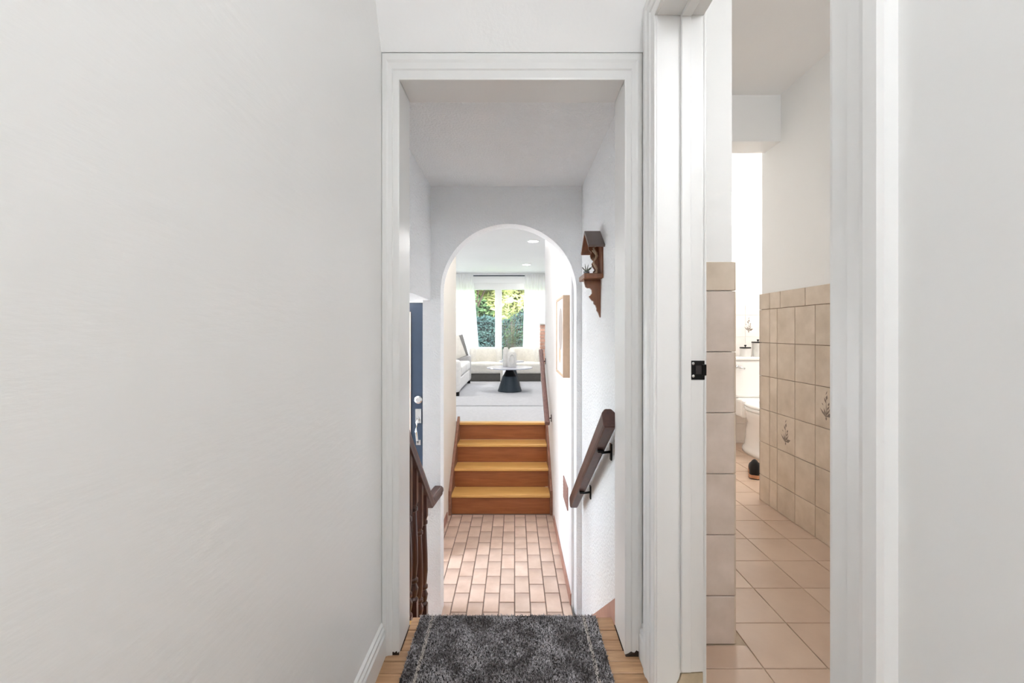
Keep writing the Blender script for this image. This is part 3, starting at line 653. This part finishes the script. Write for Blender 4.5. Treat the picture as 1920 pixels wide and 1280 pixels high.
# ================================================================== BATHROOM
BZ = .012; BY = 1.495; BXR = 1.591; BC = 2.526
bwl = struct(MB().box(.571, .761, BY, 4.3, -.1, 2.62).build('wall_bathroom_left', 'bwall'), 'painted bathroom wall with beige tile strip beside the doorway', 'wall')
bwr = struct(MB().box(BXR+.012, BXR+.13, -.6, 2.765, -.1, 2.62).build('wall_bathroom_right', 'bwall'), 'tiled bathroom partition wall painted white above', 'wall')
struct(box('wall_bathroom_near', 'bwall', .571, 1.75, -.72, -.6, -.1, 2.62), 'white wall at the near end of the bathroom', 'wall')
bwe = struct(box('wall_bathroom_end', 'bwall', .761, 3.1, 4.19, 4.31, -.1, 2.62), 'bright white end wall behind the toilet', 'wall')
struct(box('wall_bathroom_side', 'bwall', 2.98, 3.1, 2.65, 4.31, -.1, 2.62), 'white side wall of the toilet corner', 'wall')
struct(box('wall_bathroom_return', 'bwall', BXR+.13, 3.0, 2.65, 2.765, -.1, 2.62), 'white return wall of the toilet corner', 'wall')
struct(box('ceiling_bathroom', 'ceil', .571, 3.1, -.72, 4.31, BC, 2.62), 'white bathroom ceiling', 'ceiling')
struct(box('wall_bathroom_beam', 'bwall', .761, BXR+.012, 2.57, 2.74, 2.247, BC), 'white dropped beam across the bathroom ceiling', 'beam')
bf = struct(MB().box(.571, 3.0, -.6, 4.2, -.1, BZ-.004).build('floor_bathroom', 'fgrout'), 'brown square tile floor of the bathroom', 'floor')
gx = [.571, .598+.0]; gx = [.575, .806]+[.806+.2085*i for i in range(1, 11)]
gy = [1.380+.2166*i for i in range(-7, 14)]
for i in range(len(gx)-1):
    for j in range(len(gy)-1):
        a, b, c, d = gx[i], gx[i+1], gy[j], min(gy[j+1], 4.19)
        if c > BY-.1 and b < .81: continue
        if a > 1.6 and c < 2.6: continue
        if d-c < .03: continue
        if d > BY and a < .761 and c < BY: d = BY-.012
        piece(tilebox('ftile', b-a-.004, d-c-.004, .008, .0012), 'tile', bf, ((a+b)/2, (c+d)/2, BZ-.004))
# tile strip facing the doorway
rowsz = [1.345, 1.243]+[1.243-.2125*i for i in range(1, 6)]+[BZ]
for i in range(len(rowsz)-1):
    z1, z0 = rowsz[i], rowsz[i+1]
    for a, b in ((.585, .766), ):
        m = MB().box(a, b, BY-.010, BY, z0+.0015, z1-.0015)
        o = m.build('tile', 'btile' if i == 0 else 'btile_s', bwl, .0015, segs=1)
    MB().box(.761, .771, BY-.010, BY+.12, z0+.0015, z1-.0015).build('tile', 'btile', bwl, .003)
# right partition tiles
MB().box(BXR+.006, BXR+.013, -.5, 2.76, 0, 1.34).build('grout_bed', 'bgrout', bwr)
ye = [2.773, 2.663, 2.587]
while ye[-1] > 1.0: ye.append(ye[-1]-.1635)
def flower(parent, fn, s=1.0):
    # flat printed sprig: fn maps (u,v) in metres on the tile to world
    m = MB()
    def leaf(u0, v0, u1, v1, wd):
        d = Vector((u1-u0, v1-v0)); n = Vector((-d.y, d.x)).normalized()*wd/2; mid = Vector((u0, v0))+d*.5
        m.add([fn(u0*s, v0*s), fn((mid.x+n.x)*s, (mid.y+n.y)*s), fn(u1*s, v1*s), fn((mid.x-n.x)*s, (mid.y-n.y)*s)], [(0, 1, 2, 3)])
    for t in ((0, -.055, 0, .045, .004), (0, -.05, -.045, -.005, .01), (0, -.05, -.018, .0, .011), (0, -.05, .008, -.005, .006), (0, -.045, .045, -.025, .02), (0, -.04, .028, .0, .008), (.004, -.012, .022, .012, .01),
              (0, .022, -.014, .052, .011), (0, .038, .006, .066, .014), (.012, .01, .022, .03, .011), (-.004, .065, .008, .088, .006), (0, -.065, 0, -.045, .012), (-.02, .01, -.032, .022, .006)): leaf(*t)
    return m.build('flower_print', 'print', parent)
for r in range(len(rowsz)-1):
    z1, z0 = rowsz[r], rowsz[r+1]
    if r == 0: edges = [2.773, 2.663, 2.557]+[2.557-.22*i for i in range(1, 8)]
    else: edges = ye
    for a, b in zip(edges[1:], edges[:-1]):
        o = MB().box(BXR, BXR+.010, a+.0015, b-.0015, z0+.0015, z1-.0015).build('tile', 'btile', bwr, .0015, segs=1)
        zc, ycn = (z0+z1)/2, (a+b)/2
        if (r == 4 and abs(a-(2.587-.1635)) < .01) or (r == 3 and abs(a-(2.587-3*.1635)) < .01):
            flower(o, lambda u, v, zc=zc, ycn=ycn: (BXR-.0006, ycn-u, zc+v), 1.0)
for r in range(len(rowsz)-1): MB().box(BXR, BXR+.13, 2.765, 2.775, rowsz[r+1]+.0015, rowsz[r]-.0015).build('tile', 'btile', bwr, .0015, segs=1)
# end wall tiles behind toilet
MB().box(.771, 2.98, 4.184, 4.19, 0, 1.365).build('grout_bed', 'btile_lit', bwe)
for r in range(len(rowsz)-1):
    z1, z0 = rowsz[r]+.02, rowsz[r+1]+.02
    for i in range(8):
        a = 1.60+.165*i; o = MB().box(a+.0015, a+.1635, 4.180, 4.188, z0+.0015, z1-.0015).build('tile', 'btile_lit', bwe, .0015, segs=1)
        if r == 1 and i == 4: flower(o, lambda u, v, c=2.292, zc=(z0+z1)/2: (c+u, 4.1794, zc+v), 1.0)
added_ceiling_lamp((1.1, -.05, BC), 25, 'added unseen white flush lamp on the bathroom ceiling', (.93, .965, 1))  # extra lamp outside the frame, put in to light the bathroom
added_ceiling_lamp((-1.2, 2.95, 1.6), 12, 'added unseen white flush lamp above the front door', (.96, .98, 1))  # invented lamp hidden in the recess, lifts the light around the stairs
added_ceiling_lamp((2.45, 3.4, BC), 46, 'added unseen white flush lamp above the toilet corner', (1, .98, .95))  # unseen source added for the brightness in the toilet corner
# toilet
tx = 2.215
to = tag(empty('toilet', (tx, 3.9, BZ)), 'white porcelain two-piece toilet against the bright end wall', 'toilet')
MB().box(tx-.215, tx+.215, 3.975, 4.165, .485, .835).build('tank', 'porcelain', to, .025, segs=3)
MB().box(tx-.225, tx+.225, 3.965, 4.17, .835, .866).build('tank_lid', 'porcelain', to, .01)
lv = MB().tube([(tx-.15, 3.975, .775), (tx-.15, 3.955, .775)], .012, 10).tube([(tx-.15, 3.955, .775), (tx-.10, 3.95, .765), (tx-.085, 3.948, .760)], .008, 8); lv.build('flush_lever', 'chrome', to, smooth=True)
def oval(n, cx_, cy_, rx, ry, z, sq=0): return [(cx_+rx*math.cos(2*PI*k/n), cy_+ry*math.sin(2*PI*k/n), z) for k in range(n)]
def loft(rings):
    m = MB(); n = len(rings[0]); vs = [p for r in rings for p in r]
    fs = [(i*n+k, i*n+(k+1) % n, (i+1)*n+(k+1) % n, (i+1)*n+k) for i in range(len(rings)-1) for k in range(n)]
    fs += [tuple(range(n-1, -1, -1)), tuple((len(rings)-1)*n+k for k in range(n))]
    return m.add(vs, fs)
g = 28
loft([oval(g, tx, 3.77, .145, .275, BZ), oval(g, tx, 3.77, .147, .278, BZ+.025), oval(g, tx, 3.77, .137, .27, BZ+.042), oval(g, tx, 3.78, .118, .25, BZ+.06), oval(g, tx, 3.78, .114, .24, BZ+.13),
      oval(g, tx, 3.76, .12, .25, BZ+.2), oval(g, tx, 3.69, .14, .27, BZ+.28), oval(g, tx, 3.66, .175, .29, BZ+.35), oval(g, tx, 3.65, .185, .30, BZ+.385), oval(g, tx, 3.65, .183, .297, BZ+.40)]).build('bowl', 'porcelain', to, smooth=True)
MB().box(tx-.15, tx+.15, 3.87, 4.14, BZ+.30, .486).build('tank_shelf', 'porcelain', to, .03, segs=3)
loft([oval(g, tx, 3.66, .188, .285, BZ+.40), oval(g, tx, 3.66, .195, .292, BZ+.41), oval(g, tx, 3.66, .192, .29, BZ+.425), oval(g, tx, 3.66, .18, .28, BZ+.43)]).build('seat', 'porcelain', to, smooth=True)
loft([oval(g, tx, 3.67, .186, .282, BZ+.432), oval(g, tx, 3.67, .19, .286, BZ+.445), oval(g, tx, 3.67, .17, .265, BZ+.458)]).build('seat_lid', 'porcelain', to, smooth=True)
def canister(label, x, yy, r, h):
    e = tag(empty('canister', (x, yy, .866)), label, 'canister', 'white canisters on the toilet tank')
    MB().lathe([(0, r*.97), (.004, r), (h-.004, r), (h, r*.97)], (x, yy, .8662), 28).build('body', 'ceramic', e, smooth=False)
    l_ = MB().lathe([(h, r*1.06), (h+.003, r*1.08), (h+.009, r*1.08), (h+.011, r)], (x, yy, .8662), 28).build('lid', 'black', e)
    MB().lathe([(h+.011, .004), (h+.018, .005), (h+.022, .01), (h+.030, .01), (h+.033, .006)], (x, yy, .8662), 12).build('knob', 'black', l_)
canister('shorter white canister with black knobbed lid on toilet tank', 2.195, 4.06, .046, .078); canister('taller white canister with black knobbed lid on toilet tank', 2.315, 4.06, .052, .130)
# slip-on shoe, toe leaning against partition base
shoe = tag(empty('shoe', (1.80, 3.2, BZ)), 'black slip-on shoe with tan rope sole on bathroom floor', 'shoe')
def ring(y, hw, z0, h): return [(1.80+hw*math.cos(PI*k/11), y, z0+h*math.sin(PI*k/11)**.8) for k in range(12)]
loft([ring(3.14, .02, BZ+.028, .09), ring(3.15, .031, BZ+.028, .108), ring(3.18, .037, BZ+.028, .112), ring(3.24, .036, BZ+.028, .075), ring(3.30, .042, BZ+.028, .06), ring(3.36, .045, BZ+.028, .05), ring(3.40, .035, BZ+.028, .035), ring(3.415, .015, BZ+.028, .02)]).build('upper', 'shoe', shoe, smooth=True)
so_ = [(1.80+w_, y_) for y_, w_ in ((3.135, .02), (3.145, .034), (3.18, .04), (3.25, .038), (3.32, .046), (3.38, .046), (3.41, .034), (3.422, .012))]
so_ += [(3.60-a, b) for a, b in reversed(so_)]
MB().prism(so_, (BZ+.006, BZ+.03), 'z').build('sole', 'shoe_sole', shoe)
MB().prism(so_, (BZ, BZ+.006), 'z').build('outsole', 'shoe', shoe)
shoe.rotation_euler.z = -.52

# ================================================================== GARDEN
struct(box('ground', 'ground', -30, 30, YE+.12, 60, -.6, -.4), 'green lawn outside the window', 'ground')
struct(box('ground_front', 'bounce_paving', -20, -1.9, -8, 12.0, -1.0, -.76), 'neutral bounce concrete ground added unseen outside the added window', 'ground')  # unseen ground made pale grey so daylight bounces in without a tint
def crown(c, r, n, size, seed):
    rnd = random.Random(seed); m = MB(); cl = []
    for _ in range(22):
        v = Vector((rnd.gauss(0, 1), rnd.gauss(0, 1), rnd.gauss(0, 1))).normalized()*rnd.uniform(.35, 1)
        cl.append((Vector((c[0]+v.x*r[0], c[1]+v.y*r[1], c[2]+v.z*r[2])), rnd.uniform(.22, .4)))
    vs = []; fs = []
    for i in range(n):
        p, k = rnd.choice(cl); v = Vector((rnd.gauss(0, 1), rnd.gauss(0, 1), rnd.gauss(0, 1))).normalized()*rnd.uniform(.6, 1)
        q = p+Vector((v.x*r[0]*k, v.y*r[1]*k, v.z*r[2]*k)); a = Vector((rnd.gauss(0, 1), rnd.gauss(0, 1), rnd.gauss(0, .6))).normalized(); b = a.orthogonal().normalized()
        s = size*rnd.uniform(.6, 1.3); t = len(vs); vs += [q-a*s, q-b*s*.45, q+a*s, q+b*s*.45]; fs.append((t, t+1, t+2, t+3))
    m.add(vs, fs); return m
def tree(label, c, r, mat, n, size, seed, cat='tree'):
    e = tag(empty('garden_tree', (c[0], c[1], -.4)), label, cat, 'trees in the garden')
    o = crown(c, r, n, size, seed).build('crown', mat, e); o['kind'] = 'stuff'
    t = MB().tube([(c[0], c[1], -.4), (c[0]+.1, c[1], c[2]*.4), (c[0]-.05, c[1]+.1, c[2])], .12, 8, [1.3, 1, .6])
    for i in range(5):
        a = i*1.3; t.tube([(c[0], c[1], c[2]*.55), (c[0]+r[0]*.5*math.cos(a), c[1]+r[1]*.5*math.sin(a), c[2]+r[2]*.3)], .05, 6, [1, .4])
    t.build('trunk', 'bark', e)
tree('sunlit yellow-green tree filling the upper window panes', (-1.5, 15.8, 3.2), (1.7, 1.0, 1.6), 'leaf_y', 9000, .13, 1)
tree('sunlit pale yellow tree behind the right window pane', (.5, 18.8, 3.5), (1.9, 1.1, 1.9), 'leaf_y', 9000, .13, 2)
tree('dark green tree at the left edge of the window', (-1.9, 14.5, 1.9), (.6, .3, 1.3), 'leaf_d', 6000, .1, 3)
tree('tall dark green tree far behind the hedge', (.2, 22.5, 3.6), (5.5, 1.6, 3.6), 'leaf_d', 16000, .2, 4)
hg = tag(empty('hedge', (-.2, 13.6, -.4)), 'clipped blue-green garden hedge below the trees', 'hedge')
hm = MB(); rnd = random.Random(5); vs = []; fs = []
for i in range(26000):
    x = rnd.uniform(-3.2, 2.6); yy = 13.1+abs(rnd.gauss(0, .15)); top = 1.55+.12*math.sin(x*2.1)+.1*math.sin(x*5.3)
    z = rnd.uniform(-.4, top+.1*rnd.random()); q = Vector((x, yy, z)); a = Vector((rnd.gauss(0, 1), rnd.gauss(0, .5), rnd.gauss(0, 1))).normalized(); b = a.orthogonal().normalized(); s = .055*rnd.uniform(.6, 1.3)
    t = len(vs); vs += [q-a*s, q-b*s*.5, q+a*s, q+b*s*.5]; fs.append((t, t+1, t+2, t+3))
hm.add(vs, fs); o = hm.build('foliage', 'leaf_g', hg); o['kind'] = 'stuff'
MB().box(-3.15, 2.55, 13.3, 13.9, -.4, 1.45).build('branch_core', 'leaf_g', hg)
shb = tag(empty('branchy_shrub', (-.1, 11.2, -.4)), 'thin-stemmed dark green shrub just outside the right window pane', 'shrub')
sm = MB(); lm = MB()
for i in range(34):
    a = rnd.uniform(0, 2*PI); sp_ = rnd.uniform(.05, .42); h = rnd.uniform(1.3, 2.1)
    p0 = Vector((-.08, 11.2, -.4)); p1 = p0+Vector((sp_*.5*math.cos(a), sp_*.5*math.sin(a), h*.6)); p2 = p0+Vector((sp_*math.cos(a), sp_*math.sin(a), h))
    sm.tube([p0, p1, p2], .007, 5, [1.5, 1, .4])
    for j in range(14):
        t = rnd.uniform(.45, 1); q = p1.lerp(p2, (t-.45)/.55); d = Vector((rnd.gauss(0, 1), rnd.gauss(0, 1), rnd.gauss(.4, 1))).normalized(); b = d.orthogonal().normalized()
        lm.add([q, q+d*.035+b*.008, q+d*.07, q+d*.035-b*.008], [(0, 1, 2, 3)])
sm.build('stems', 'bark', shb); o = lm.build('leaves', 'leaf_d', shb); o['kind'] = 'stuff'
